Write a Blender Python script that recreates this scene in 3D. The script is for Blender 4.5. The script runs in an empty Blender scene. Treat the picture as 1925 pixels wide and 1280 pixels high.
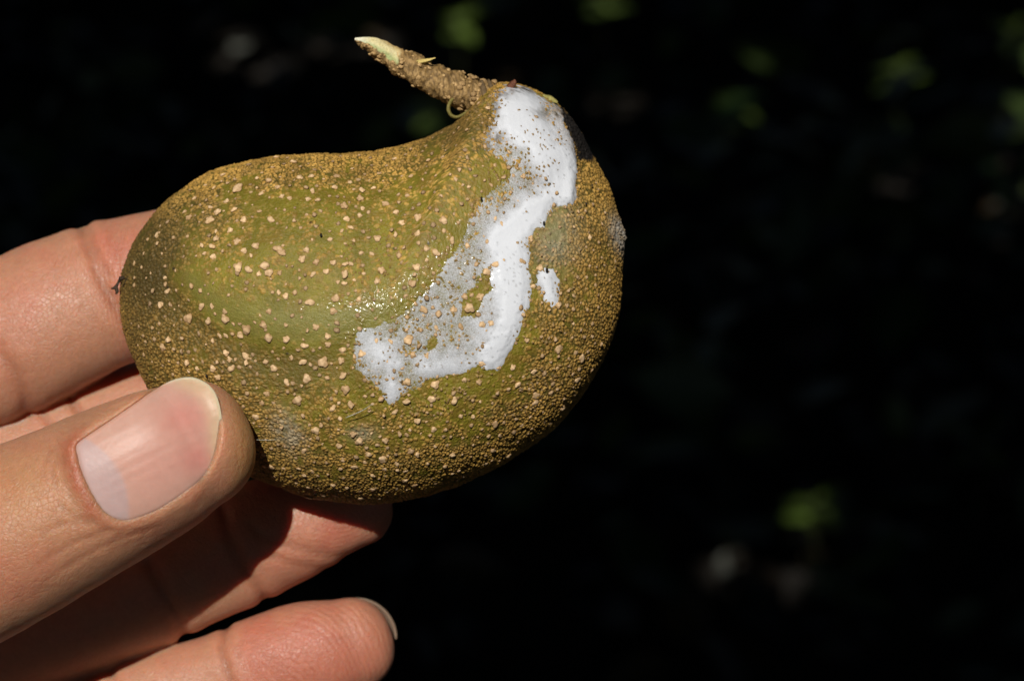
import bpy, math, random
import numpy as np
from mathutils import Vector

R_ = math.radians
rng = np.random.default_rng(7)
random.seed(7)
scene = bpy.context.scene
COL = scene.collection

# ------------------------------------------------------------------ camera
PITCH = R_(32)
DIST = 0.326                      # lens to the fruit, metres
PX = 8.0e-5                       # metres covered by one photo pixel at that distance
CAM = np.array([0.0, 0.0, 1.45])
RIGHT = np.array([1.0, 0.0, 0.0])
FWD = np.array([0.0, math.cos(PITCH), -math.sin(PITCH)])
UP = np.array([0.0, math.sin(PITCH), math.cos(PITCH)])

cd = bpy.data.cameras.new('camera')
cd.sensor_fit = 'HORIZONTAL'
cd.sensor_width = 23.6
cd.lens = 23.6 * DIST / (1925 * PX)
cd.clip_start = 0.01
cd.clip_end = 200
cd.dof.use_dof = True
cd.dof.focus_distance = DIST - 0.016
cd.dof.aperture_fstop = 13.0
cam = bpy.data.objects.new('camera', cd)
cam.location = CAM
cam.rotation_euler = (math.pi / 2 - PITCH, 0, 0)
COL.objects.link(cam)
scene.camera = cam

# ------------------------------------------------------------------ light
SUN_UP, SUN_SIDE = R_(22), R_(-6)            # above and to the left of the line of sight
L = (math.sin(SUN_SIDE) * math.cos(SUN_UP) * RIGHT + math.sin(SUN_UP) * UP
     - math.cos(SUN_SIDE) * math.cos(SUN_UP) * FWD)
L = L / np.linalg.norm(L)
sd_ = bpy.data.lights.new('sun', 'SUN')
sd_.energy = 4.4
sd_.angle = R_(0.53)
sd_.color = (1.0, 0.95, 0.87)
sun = bpy.data.objects.new('sun', sd_)
sun.location = (0, -1, 4)
sun.rotation_euler = Vector(L).to_track_quat('Z', 'Y').to_euler()
COL.objects.link(sun)

world = bpy.data.worlds.new('World')
scene.world = world
world.use_nodes = True
wn = world.node_tree
sky = wn.nodes.new('ShaderNodeTexSky')
sky.sky_type = 'NISHITA'
sky.sun_disc = False
sky.sun_elevation = math.asin(L[2])
sky.sun_rotation = math.atan2(L[0], L[1])
wn.links.new(sky.outputs[0], wn.nodes['Background'].inputs[0])
wn.nodes['Background'].inputs[1].default_value = 0.019   # deep forest shade
scene.view_settings.view_transform = 'Standard'
scene.view_settings.look = 'None'
scene.view_settings.exposure = 0.0
scene.view_settings.gamma = 1.0
scene.view_settings.use_curve_mapping = False
scene.cycles.max_bounces = 6

# ------------------------------------------------------------------ helpers
DP = DIST / PX


def w_(u, v, d):
    """photo pixel (u, v) at depth d (in pixel units behind the fruit's middle) -> world metres"""
    u, v, d = np.asarray(u, float), np.asarray(v, float), np.asarray(d, float)
    f = 1 + d / DP
    a = (u - 962.5) * PX * f
    b = -(v - 640.0) * PX * f
    c = DIST + d * PX
    return CAM + a[..., None] * RIGHT + b[..., None] * UP + c[..., None] * FWD


def w3(p):
    p = np.asarray(p, float)
    return w_(p[..., 0], p[..., 1], p[..., 2])


def on_ground(u, v, z=0.0):
    r = (u - 962.5) * PX * RIGHT - (v - 640) * PX * UP + DIST * FWD
    t = (z - CAM[2]) / r[2]
    return CAM + r * t


def sm(a, b, x):
    t = np.clip((x - a) / (b - a), 0, 1)
    return t * t * (3 - 2 * t)


def hsh(i, j, k, s=0):
    with np.errstate(over='ignore'):
        h = (i.astype(np.int64) * 374761393 + j.astype(np.int64) * 668265263
             + k.astype(np.int64) * 2147483647 + np.int64(s) * 144665) & 0xffffffff
        h = ((h ^ (h >> 13)) * 1274126177) & 0xffffffff
        h = ((h ^ (h >> 16)) * 2246822519) & 0xffffffff
        h = h ^ (h >> 15)
    return (h & 0xffffff) / float(0x1000000)


def vnoise(p, s=0):
    i = np.floor(p).astype(np.int64)
    f = p - i
    f = f * f * (3 - 2 * f)
    o = 0
    for a in (0, 1):
        for b in (0, 1):
            for c in (0, 1):
                wt = (np.abs(1 - a - f[:, 0]) * np.abs(1 - b - f[:, 1]) * np.abs(1 - c - f[:, 2]))
                o = o + wt * hsh(i[:, 0] + a, i[:, 1] + b, i[:, 2] + c, s)
    return o


def fbm(p, scale, octv=3, s=0):
    o, amp, tot = 0, 1, 0
    q = p / scale
    for k in range(octv):
        o = o + amp * vnoise(q, s + k * 17)
        tot += amp
        amp *= 0.55
        q = q * 2.03 + 11.3
    return o / tot


def voronoi(p, cell, s=0):
    q = p / cell
    i0 = np.floor(q).astype(np.int64)
    f1 = np.full(len(p), 9.0)
    f2 = np.full(len(p), 9.0)
    idv = np.zeros(len(p))
    for a in (-1, 0, 1):
        for b in (-1, 0, 1):
            for c in (-1, 0, 1):
                i, j, k = i0[:, 0] + a, i0[:, 1] + b, i0[:, 2] + c
                dx = i + hsh(i, j, k, s) - q[:, 0]
                dy = j + hsh(i, j, k, s + 1) - q[:, 1]
                dz = k + hsh(i, j, k, s + 2) - q[:, 2]
                dd = dx * dx + dy * dy + dz * dz
                near = dd < f1
                f2 = np.where(near, f1, np.minimum(f2, dd))
                idv = np.where(near, hsh(i, j, k, s + 3), idv)
                f1 = np.where(near, dd, f1)
    return np.sqrt(f1), np.sqrt(f2), idv


def line_dist(u, v, pts):
    """distance, side (+ = to the left when walking in photo coordinates) and 0..1 arc position"""
    pts = np.asarray(pts, float)
    seg = np.diff(pts, axis=0)
    ln = np.hypot(seg[:, 0], seg[:, 1])
    cum = np.concatenate([[0], np.cumsum(ln)])
    best = np.full(u.shape, 1e9)
    side = np.zeros(u.shape)
    arc = np.zeros(u.shape)
    for k in range(len(seg)):
        du, dv = u - pts[k, 0], v - pts[k, 1]
        t = np.clip((du * seg[k, 0] + dv * seg[k, 1]) / ln[k] ** 2, 0, 1)
        ex, ey = du - t * seg[k, 0], dv - t * seg[k, 1]
        dd = np.hypot(ex, ey)
        n = dd < best
        best = np.where(n, dd, best)
        side = np.where(n, np.sign(seg[k, 1] * du - seg[k, 0] * dv), side)
        arc = np.where(n, (cum[k] + t * ln[k]) / cum[-1], arc)
    return best, side, arc


def sdpoly(u, v, poly):
    """signed distance to a closed polygon, negative inside"""
    poly = np.asarray(poly, float)
    dd, _, _ = line_dist(u, v, np.vstack([poly, poly[:1]]))
    ins = np.zeros(u.shape, bool)
    n = len(poly)
    for k in range(n):
        x1, y1 = poly[k]
        x2, y2 = poly[(k + 1) % n]
        if y1 == y2:
            continue
        c = ((y1 > v) != (y2 > v)) & (u < (x2 - x1) * (v - y1) / (y2 - y1) + x1)
        ins ^= c
    return np.where(ins, -dd, dd)


def catmull(pts, n):
    p = np.asarray(pts, float)
    p = np.vstack([2 * p[0] - p[1], p, 2 * p[-1] - p[-2]])
    m = len(p) - 3
    t = np.linspace(0, m - 1e-6, n)
    k = t.astype(int)
    f = (t - k)[:, None]
    a, b, c, d = p[k], p[k + 1], p[k + 2], p[k + 3]
    return 0.5 * (2 * b + (c - a) * f + (2 * a - 5 * b + 4 * c - d) * f ** 2 + (3 * b - a - 3 * c + d) * f ** 3)


def mesh_np(name, verts, faces, smooth=True):
    me = bpy.data.meshes.new(name)
    verts = np.asarray(verts, np.float32)
    if isinstance(faces, np.ndarray):
        k = faces.shape[1]
        me.vertices.add(len(verts))
        me.vertices.foreach_set('co', verts.ravel())
        me.loops.add(faces.size)
        me.loops.foreach_set('vertex_index', faces.astype(np.int32).ravel())
        me.polygons.add(len(faces))
        me.polygons.foreach_set('loop_start', (np.arange(len(faces)) * k).astype(np.int32))
    else:
        me.from_pydata(verts.tolist(), [], faces)
    me.update(calc_edges=True)
    me.validate()
    if smooth:
        me.polygons.foreach_set('use_smooth', np.ones(len(me.polygons), bool))
    return me


def attr(me, name, data):
    data = np.asarray(data, np.float32)
    if data.ndim == 1:
        a = me.attributes.new(name, 'FLOAT', 'POINT')
        a.data.foreach_set('value', data)
    else:
        if data.shape[1] == 3:
            data = np.hstack([data, np.ones((len(data), 1), np.float32)])
        a = me.attributes.new(name, 'FLOAT_COLOR', 'POINT')
        a.data.foreach_set('color', data.ravel())


def obj(name, me, mat, parent=None, **props):
    o = bpy.data.objects.new(name, me)
    COL.objects.link(o)
    if mat is not None:
        me.materials.append(mat)
    if parent is not None:
        o.parent = parent
    for k, val in props.items():
        o[k] = val
    return o


def tube(pts, rad, n=10, m=40, squash=1.0):
    """simple round tube through points (any space); returns verts, faces"""
    p = catmull(np.hstack([np.asarray(pts, float), np.asarray(rad, float)[:, None]]), m)
    c, r = p[:, :3], np.maximum(p[:, 3], 1e-6)
    t = np.gradient(c, axis=0)
    t /= np.linalg.norm(t, axis=1)[:, None]
    ref = np.array([0.13, 0.21, 0.97])
    e1 = np.cross(t, ref)
    e1 /= np.linalg.norm(e1, axis=1)[:, None]
    e2 = np.cross(t, e1)
    a = np.linspace(0, 2 * np.pi, n, endpoint=False)
    v = c[:, None] + r[:, None, None] * (np.cos(a)[None, :, None] * e1[:, None] + squash * np.sin(a)[None, :, None] * e2[:, None])
    v = v.reshape(-1, 3)
    i, j = np.meshgrid(np.arange(m - 1), np.arange(n), indexing='ij')
    j2 = (j + 1) % n
    f = np.stack([i * n + j, i * n + j2, (i + 1) * n + j2, (i + 1) * n + j], -1).reshape(-1, 4)
    v = np.vstack([v, c[:1], c[-1:]])
    k = np.arange(n)
    cap0 = np.stack([np.full(n, m * n), (k + 1) % n, k, k], -1)
    cap1 = np.stack([np.full(n, m * n + 1), (m - 1) * n + k, (m - 1) * n + (k + 1) % n, (m - 1) * n + (k + 1) % n], -1)
    faces = [list(map(int, q)) for q in f] + [list(map(int, q[:3])) for q in cap0] + [list(map(int, q[:3])) for q in cap1]
    return v, faces


def join(parts):
    vs, fs, o = [], [], 0
    for v, f in parts:
        vs.append(v)
        fs += [[q + o for q in ff] for ff in f]
        o += len(v)
    return np.vstack(vs), fs


class Mat:
    def __init__(self, name):
        self.m = bpy.data.materials.new(name)
        self.m.use_nodes = True
        self.t = self.m.node_tree
        self.b = self.t.nodes['Principled BSDF']

    def n(self, kind, **kw):
        x = self.t.nodes.new('ShaderNode' + kind)
        for k, val in kw.items():
            if k in x.inputs:
                x.inputs[k].default_value = val
            else:
                setattr(x, k, val)
        return x

    def l(self, a, b):
        self.t.links.new(a, b)

    def set(self, **kw):
        for k, val in kw.items():
            self.b.inputs[k.replace('_', ' ')].default_value = val

    def noise(self, scale, detail=3, rough=0.55, coord=None):
        tc = self.n('TexCoord')
        x = self.n('TexNoise')
        x.inputs['Scale'].default_value = scale
        x.inputs['Detail'].default_value = detail
        x.inputs['Roughness'].default_value = rough
        self.l(coord or tc.outputs['Object'], x.inputs['Vector'])
        return x.outputs['Fac']

    def ramp(self, fac, stops):
        x = self.n('ValToRGB')
        e = x.color_ramp.elements
        while len(e) < len(stops):
            e.new(0.5)
        for q, (p, c) in zip(e, stops):
            q.position = p
            q.color = (*c, 1) if len(c) == 3 else c
        self.l(fac, x.inputs['Fac'])
        return x.outputs['Color']

    def math(self, op, a, b=None):
        x = self.n('Math', operation=op)
        for k, val in enumerate((a, b)):
            if val is None:
                continue
            if isinstance(val, (int, float)):
                x.inputs[k].default_value = val
            else:
                self.l(val, x.inputs[k])
        return x.outputs[0]

    def mix(self, fac, a, b, mode='MIX'):
        x = self.n('Mix', data_type='RGBA', blend_type=mode)
        for k, val in ((0, fac), (6, a), (7, b)):
            if isinstance(val, (int, float)):
                x.inputs[k].default_value = val
            elif isinstance(val, tuple):
                x.inputs[k].default_value = (*val, 1)
            else:
                self.l(val, x.inputs[k])
        return x.outputs[2]

    def bump(self, h, dist, strength=1.0, normal=None):
        x = self.n('Bump')
        x.inputs['Strength'].default_value = strength
        x.inputs['Distance'].default_value = dist
        self.l(h, x.inputs['Height'])
        if normal is not None:
            self.l(normal, x.inputs['Normal'])
        return x.outputs['Normal']

    def attr(self, name):
        x = self.n('Attribute')
        x.attribute_name = name
        return x


# ------------------------------------------------------------------ forest floor, added shade canopy
def leaf_shape(n=4, fold=0.15):
    """unit leaf along +x, 0..1, half width ~0.22; returns verts, quads"""
    xs = np.linspace(0, 1, n + 1)
    wd = 0.24 * np.sin(np.pi * xs ** 0.8) ** 0.9
    v, f = [], []
    for x, y in zip(xs, wd):
        v += [(x, y, fold * y - 0.25 * (x - 0.4) ** 2), (x, 0, -0.25 * (x - 0.4) ** 2 - 0.03), (x, -y, fold * y - 0.25 * (x - 0.4) ** 2)]
    for k in range(n):
        a = 3 * k
        f += [[a, a + 1, a + 4, a + 3], [a + 1, a + 2, a + 5, a + 4]]
    return np.array(v), np.array(f)


def scatter_leaves(name, pos, size, rot, tilt, roll, n, mat, cols, **props):
    lv, lf = leaf_shape(n)
    k = len(pos)
    s = size[:, None, None]
    v = lv[None] * s
    cr, sr = np.cos(roll)[:, None], np.sin(roll)[:, None]
    y, z = v[..., 1] * cr - v[..., 2] * sr, v[..., 1] * sr + v[..., 2] * cr
    ct, st = np.cos(tilt)[:, None], np.sin(tilt)[:, None]
    x, z = v[..., 0] * ct - z * st, v[..., 0] * st + z * ct
    ca, sa = np.cos(rot)[:, None], np.sin(rot)[:, None]
    x, y = x * ca - y * sa, x * sa + y * ca
    vv = np.stack([x, y, z], -1) + pos[:, None]
    ff = lf[None] + (np.arange(k) * len(lv))[:, None, None]
    me = mesh_np(name, vv.reshape(-1, 3), ff.reshape(-1, 4))
    attr(me, 'col', np.repeat(cols, len(lv), axis=0))
    return obj(name, me, mat, **props)


def leaf_mat(name, rough=0.5):
    m = Mat(name)
    c = m.attr('col').outputs['Color']
    nz = m.noise(60, 3)
    m.l(m.mix(0.5, c, m.ramp(nz, [(0.3, (0.35, 0.35, 0.35)), (0.7, (1, 1, 1))]), 'MULTIPLY'), m.b.inputs['Base Color'])
    m.set(Roughness=rough)
    return m.m


g = Mat('forest_soil')
gn = g.noise(9, 6)
g.l(g.ramp(gn, [(0.3, (0.006, 0.005, 0.004)), (0.55, (0.016, 0.012, 0.008)), (0.8, (0.03, 0.024, 0.015))]), g.b.inputs['Base Color'])
g.l(g.bump(g.noise(40, 5), 0.02), g.b.inputs['Normal'])
g.set(Roughness=0.95)
gx, gy = np.meshgrid(np.linspace(-60, 60, 121), np.linspace(-60, 60, 121), indexing='ij')
gp = np.stack([gx.ravel(), gy.ravel(), 0 * gx.ravel()], -1)
gp[:, 2] = (fbm(gp + 50, 1.7, 3) - 0.55) * 0.12 - 0.02
ii, jj = np.meshgrid(np.arange(120), np.arange(120), indexing='ij')
gf = np.stack([ii * 121 + jj, (ii + 1) * 121 + jj, (ii + 1) * 121 + jj + 1, ii * 121 + jj + 1], -1).reshape(-1, 4)
obj('forest_floor', mesh_np('forest_floor', gp, gf), g.m, kind='structure')

LM = leaf_mat('leaf')
N = 5200
pos = np.stack([rng.uniform(-2.2, 2.2, N), rng.uniform(0.7, 5.0, N), rng.uniform(0.0, 0.035, N)], -1)
litter = np.array([[0.035, 0.022, 0.010], [0.022, 0.014, 0.008], [0.05, 0.035, 0.018], [0.03, 0.028, 0.02], [0.015, 0.012, 0.008]])
scatter_leaves('leaf_litter', pos, rng.uniform(0.05, 0.12, N), rng.uniform(0, 6.28, N), rng.normal(0, 0.25, N),
               rng.normal(0, 0.5, N), 4, LM, litter[rng.integers(0, 5, N)] * rng.uniform(0.6, 1.3, (N, 1)),
               kind='stuff', label='dark leaf litter covering the shaded forest floor', category='leaf litter')
N = 4200
pos = np.stack([rng.uniform(-2.4, 2.4, N), rng.uniform(1.3, 5.0, N), rng.uniform(0.04, 0.32, N)], -1)
keep = fbm(pos * [1, 1, 0] + 9, 0.5, 2, 5) > 0.5
pos = pos[keep]
N = len(pos)
grn = np.array([[0.035, 0.06, 0.012], [0.02, 0.045, 0.012], [0.05, 0.075, 0.018]])
scatter_leaves('undergrowth', pos, rng.uniform(0.05, 0.13, N), rng.uniform(0, 6.28, N), rng.normal(0, 0.35, N),
               rng.normal(0, 0.5, N), 4, LM, grn[rng.integers(0, 3, N)] * rng.uniform(0.7, 1.9, (N, 1)),
               kind='stuff', label='dim green undergrowth leaves blurred behind the fruit', category='undergrowth')

# sun flecks: (photo u, v, height above the ground, fleck radius in metres)
FLECKS = [(1130, 12, .2, .040), (1690, 150, .2, .034), (1905, 75, .2, .05), (1365, 212, .2, .026), (1915, 375, .03, .03),
          (1912, 280, .03, .02), (612, 40, .03, .024), (455, 85, .03, .024), (722, 16, .03, .016), (1790, 775, .1, .034),
          (1622, 818, .03, .02), (1845, 845, .12, .026), (1530, 965, .12, .022), (1376, 1052, .03, .022),
          (1688, 1066, .03, .016), (1585, 1105, .08, .015), (1225, 1045, .03, .014), (860, 60, .15, .03),
          (820, 215, .15, .02), (905, 100, .1, .02), (1240, 205, .1, .02), (1430, 860, .03, .014), (1565, 245, .03, .018), (500, 125, .1, .015)]
N1, N2 = 26000, 16000  # out-of-view canopy leaves, added for shade; gaps opened along the sun rays
N = N1 + N2
pos = np.vstack([np.stack([rng.uniform(-2.4, 2.4, N1), rng.uniform(-2.6, 4.2, N1), rng.uniform(2.7, 3.7, N1)], -1),
                 np.stack([rng.uniform(-9, 9, N2), rng.uniform(-8, 11, N2), rng.uniform(3.7, 4.6, N2)], -1)])
sz = np.concatenate([rng.uniform(0.13, 0.24, N1), rng.uniform(.4, .65, N2)])
drop = np.zeros(N, bool)
rot = rng.uniform(0, 6.28, N)
mid = pos + .5 * sz[:, None] * np.stack([np.cos(rot), np.sin(rot), 0 * rot], -1)


def gap(P, r):
    q = mid - P
    along = q @ L
    return np.linalg.norm(q - along[:, None] * L, axis=1) < r


lc = sz * 0.5
drop |= gap(w_(350., 760., 0.), 0.16 + lc)
for u, v, h, r in FLECKS:
    drop |= gap(on_ground(u, v, h), (r * 0.6 + lc * 0.52) * (.74 if v > 700 else 1.05))
pos, sz, rot = pos[~drop], sz[~drop], rot[~drop]
N = len(pos)
scatter_leaves('shade_canopy', pos, sz, rot, rng.normal(0, 0.3, N), rng.normal(0, 0.35, N), 3, LM,
               grn[rng.integers(0, 3, N)], kind='stuff',
               label='unseen leafy canopy added overhead to shade the forest floor', category='canopy')

# leaves that catch the flecks
sprig_i = [0, 1, 2, 3, 11, 12, 15, 17, 18]
for q, i in enumerate(sprig_i):
    u, v, h, r = FLECKS[i]
    c = on_ground(u, v, h)
    e = bpy.data.objects.new('leafy_sprig', None)
    e.location = (c[0], c[1], 0)
    COL.objects.link(e)
    e['label'] = 'small sprig of green leaves catching light on the dark ground'
    e['category'] = 'sprig'
    e['group'] = 'sunlit sprigs behind the fruit'
    vv, ff = tube([(0, 0, -0.03), (0.004, 0, h * .5), (0, 0, h + .02)], [.0022, .0018, .001], 6, 8)
    obj('stem', mesh_np('sprig_stem', vv, ff), LM, e)
    attr(e.children[0].data, 'col', np.tile([[0.05, 0.06, 0.02]], (len(vv), 1)))
    for k in range(7):
        lv, lf = leaf_shape(6)
        s = random.uniform(.03, .06)
        a = k * 2.4 + random.random()
        ti = random.uniform(-.3, .5)
        p = lv * s
        p = np.stack([p[:, 0] * math.cos(ti) - p[:, 2] * math.sin(ti), p[:, 1], p[:, 0] * math.sin(ti) + p[:, 2] * math.cos(ti)], -1)
        p = np.stack([p[:, 0] * math.cos(a) - p[:, 1] * math.sin(a), p[:, 0] * math.sin(a) + p[:, 1] * math.cos(a), p[:, 2] + h + .02 - .006 * k], -1)
        me = mesh_np('sprig_leaf', p, lf)
        attr(me, 'col', np.tile(np.array([[.075, .12, .018]]) * random.uniform(.7, 1.2), (len(p), 1)))
        obj('leaf', me, LM, e)

fal_i = [4, 5, 6, 7, 8, 10, 13, 14, 16, 21, 22]
for i in fal_i:
    u, v, h, r = FLECKS[i]
    c = on_ground(u, v, h)
    lv, lf = leaf_shape(6)
    s = r * 2.6
    a = random.uniform(0, 6.28)
    p = (lv - [.5, 0, 0]) * s
    p = np.stack([p[:, 0] * math.cos(a) - p[:, 1] * math.sin(a), p[:, 0] * math.sin(a) + p[:, 1] * math.cos(a), p[:, 2]], -1)
    me = mesh_np('fallen_leaf', p, lf)
    rust = i in (8, 16)
    attr(me, 'col', np.tile([[.16, .07, .02]] if rust else [[.11, .115, .10]], (len(p), 1)))
    o = obj('fallen_leaf', me, LM, None, label='small rusty fallen leaf on the dark forest floor' if rust else 'small pale grey fallen leaf on the dark forest floor',
            category='leaf', group='fallen rusty leaves' if rust else 'fallen pale leaves')
    o.location = c
u, v, h, r = FLECKS[9]
c = on_ground(u, v, h)
lv, lf = leaf_shape(8)
p = (lv * [1, .7, 1] - [.5, 0, 0]) * .10
a = R_(28)
e1, e2, e3 = RIGHT * math.cos(a) + UP * math.sin(a), -RIGHT * math.sin(a) + UP * math.cos(a), -FWD
p = p[:, :1] * e1 + p[:, 1:2] * e2 + p[:, 2:] * e3
me = mesh_np('long_leaf', p, lf)
attr(me, 'col', np.tile([[.06, .08, .07]], (len(p), 1)))
o = obj('long_leaf', me, LM, None, label='long narrow grey-green leaf blurred in the dark undergrowth', category='leaf')
o.location = c

# ------------------------------------------------------------------ the fruit
OUT = np.array([(560, 292), (640, 291), (700, 288), (750, 279), (800, 260), (840, 240), (868, 222), (890, 200), (908, 168), (930, 155),
       (955, 154), (985, 160), (1015, 172), (1045, 190), (1072, 220), (1095, 255), (1108, 285), (1126, 320), (1145, 360),
       (1158, 400), (1168, 440), (1171, 480), (1169, 530), (1164, 580), (1155, 620), (1142, 660), (1120, 703), (1095, 742),
       (1060, 782), (1015, 822), (960, 860), (900, 892), (830, 919), (760, 936), (690, 943), (620, 940), (560, 929),
       (510, 911), (465, 890), (415, 858), (360, 815), (310, 765), (273, 715), (252, 670), (240, 625), (233, 570),
       (234, 520), (245, 480), (264, 442), (290, 405), (322, 372), (365, 343), (420, 316), (480, 299), (520, 293)], float)
FC = np.array([715.0, 610.0])
TF, TB = 285.0, 245.0
_a = np.unwrap(np.arctan2(OUT[:, 1] - FC[1], OUT[:, 0] - FC[0]))
_r = np.hypot(OUT[:, 0] - FC[0], OUT[:, 1] - FC[1])
_o = np.argsort(_a)
_a, _r = _a[_o], _r[_o]
_pa = np.linspace(_a[0], _a[0] + 2 * np.pi, 2048, endpoint=False)
_pr = np.interp(_pa, np.concatenate([_a - 2 * np.pi, _a, _a + 2 * np.pi]), np.tile(_r, 3))
_k = np.exp(-np.linspace(-2.2, 2.2, 41) ** 2)
_k /= _k.sum()
_pr = np.convolve(np.concatenate([_pr[-20:], _pr, _pr[:20]]), _k, 'valid')


def rad(phi):
    return np.interp(np.mod(phi - _pa[0], 2 * np.pi), np.append(_pa - _pa[0], 2 * np.pi), np.append(_pr, _pr[0]))


RIDGE = [(285, 405), (315, 450), (350, 510), (400, 570), (470, 612), (560, 628), (650, 612), (740, 580), (820, 530), (900, 480), (960, 420)]


def ridge_disp(u, v):
    dd, side, arc = line_dist(u, v, catmull(RIDGE, 60))
    s = dd * side
    A = (8 + 16 * np.exp(-((arc - .27) / .16) ** 2)) * sm(0.0, 0.18, arc) * (1 - sm(0.6, 1.0, arc))
    return A * sm(-55, 30, s) * np.exp(-np.maximum(s, 0) / 170.0) - 4 * sm(0, .15, arc) * (1 - sm(.4, .7, arc)) * np.exp(-((s + 60) / 40) ** 2)


NG = 780
gx, gy = np.meshgrid(np.linspace(-1, 1, NG), np.linspace(-1, 1, NG), indexing='ij')
gx, gy = gx.ravel(), gy.ravel()
big = np.abs(gx) > np.abs(gy)
with np.errstate(divide='ignore', invalid='ignore'):
    rr = np.where(big, gx, gy)
    th = np.where(big, np.pi / 4 * gy / gx, np.pi / 2 - np.pi / 4 * gx / gy)
th = np.nan_to_num(th)
phi = np.where(rr < 0, th + np.pi, th)
x = np.abs(rr)
K0 = 0.82
psi = np.where(x < K0, np.pi / 2 * x / K0, np.pi / 2 + np.pi / 2 * (x - K0) / (1 - K0))
Rr = rad(phi)
sp_, cp_ = np.sin(psi), np.cos(psi)
fu = FC[0] + Rr * sp_ * np.cos(phi)
fv = FC[1] + Rr * sp_ * np.sin(phi)
# thickness: fullest in the lower belly, slimmer in the neck towards the stem
fd = -np.where(cp_ > 0, TF, TB) * np.sign(cp_) * np.abs(cp_) ** 0.93
front = cp_ > -0.1
fd = fd - np.where(cp_ > 0, ridge_disp(fu, fv) * sm(0, .35, cp_), 0)
BASE = np.stack([fu, fv, fd], -1)
lowf = fbm(BASE, 120, 2, 3) - 0.5


def grid_normals(P):
    G = P.reshape(NG, NG, 3)
    a = np.gradient(G, axis=0)
    b = np.gradient(G, axis=1)
    n = np.cross(a, b)
    n = n.reshape(-1, 3)
    ln = np.linalg.norm(n, axis=1)
    bad = ln < 1e-9
    n[bad] = (0, 0, 1)
    n /= np.maximum(np.linalg.norm(n, axis=1), 1e-9)[:, None]
    c = P - np.array([FC[0], FC[1], 0])
    flip = (n * c).sum(1) < 0
    n[flip] *= -1
    return n


NB = grid_normals(BASE)
BASE = BASE + NB * (lowf * 14)[:, None]
u, v = BASE[:, 0], BASE[:, 1]


def blob(cu, cv, ru, rv=None, ang=0):
    rv = rv or ru
    c, s = math.cos(R_(ang)), math.sin(R_(ang))
    a, b = (u - cu) * c + (v - cv) * s, -(u - cu) * s + (v - cv) * c
    return np.exp(-(a / ru) ** 2 - (b / rv) ** 2)


# how brown/granular the skin is
edge = sm(0.72, 1.0, sp_)
brown = 0.30 + 0.55 * sm(940, 1080, u + 0.15 * (v - 500)) + 0.45 * sm(640, 860, v) + 0.35 * edge
brown += 0.25 * blob(850, 270, 120, 70) + 0.45 * blob(290, 640, 110, 200) + 0.25 * blob(330, 430, 120, 80) + .2 * blob(600, 310, 250, 40)
brown -= 0.14 * blob(640, 480, 260, 130) + 0.32 * blob(600, 680, 120, 70) + 0.25 * blob(880, 730, 120, 60) + .3 * blob(440, 570, 120, 40, 35)
brown -= .4 * blob(895, 545, 60, 60) + .25 * blob(930, 320, 50, 40)
brown -= .42 * sm(.52, .68, fbm(BASE, 48, 3, 23))
brown += 0.55 * (fbm(BASE, 85, 3, 21) - 0.5) + 0.5 * (fbm(BASE, 28, 2, 33) - 0.5)
brown += .30 * sm(440, 320, v) * sm(.42, .62, fbm(BASE, 34, 3, 37))
brown = np.clip(brown, 0, 1)
rdd, rside, rarc = line_dist(u, v, catmull(RIDGE, 60))
rs_ = rdd * rside
below = sm(-14, -50, rs_) * sm(-240, -110, rs_) * sm(.03, .12, rarc) * sm(.62, .42, rarc) * (cp_ > 0)
brown = np.clip(brown + .40 * below, 0, 1)
smooth_strip = np.clip(.8 * np.exp(-((rs_ + 2) / 19) ** 2) * sm(.10, .20, rarc) * sm(.72, .5, rarc) * (cp_ > 0) + .3 * blob(420, 575, 90, 26, 42) + blob(560, 600, 130, 26, 4) + .8 * blob(700, 585, 90, 26, -18), 0, 1)
brown *= 1 - .6 * smooth_strip

WARP = BASE + 7 * np.stack([fbm(BASE, 11, 2, 101), fbm(BASE, 11, 2, 102), fbm(BASE, 11, 2, 103)], -1)
f1, f2, cid = voronoi(WARP, 7.6, 2)
dome = np.clip((f2 - f1) * 2.6, 0, 1)
dome = dome * dome * (3 - 2 * dome)
f1b, f2b, cid2 = voronoi(WARP, 17.0, 9)
isb = (cid < .06 + brown * 1.08).astype(float)
amp = 1.0 + 1.9 * isb * (0.4 + 0.6 * brown) + 1.4 * (cid2 < brown * .6) * np.clip(1 - f1b * 1.3, 0, 1)
hgt = dome * amp * (1 - 0.6 * smooth_strip)
grit = fbm(BASE, 5.0, 2, 51) - 0.5
hgt = hgt + grit * (0.8 + 1.2 * brown)
# corky grains, in loose flocks, that will stand out of the latex film
flock = fbm(BASE, 30, 2, 88)
gq1, gq2, gqi = voronoi(WARP, 7.0, 44)
poke = (gqi < np.clip(2.2 * (flock - .37), .04, .55)) * (1 - sm(.24, .46, gq1))
poke = poke * sm(.985, .92, sp_) * ((v > 430) | (u > 885)) * (u > 640) * (u < 1090) * (cp_ > 0) * (v < 780)
hgt = hgt + (3.2 + 2.4 * sm(430, 300, v)) * poke
wet = np.clip(.75 * blob(765, 568, 100, 30, -24) + .6 * blob(880, 470, 80, 36, -50) + .3 * blob(640, 600, 90, 30), 0, 1)
hgt = hgt + wet * 2.6 * (fbm(BASE, 6.5, 2, 62) - .5)
# mould lump on the right edge, scar pits
mould = blob(1166, 445, 16, 34, -20)
hgt = hgt + mould * (4 + 8 * (fbm(BASE, 7, 2, 77) - .4))
FR = BASE + NB * hgt[:, None]

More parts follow.
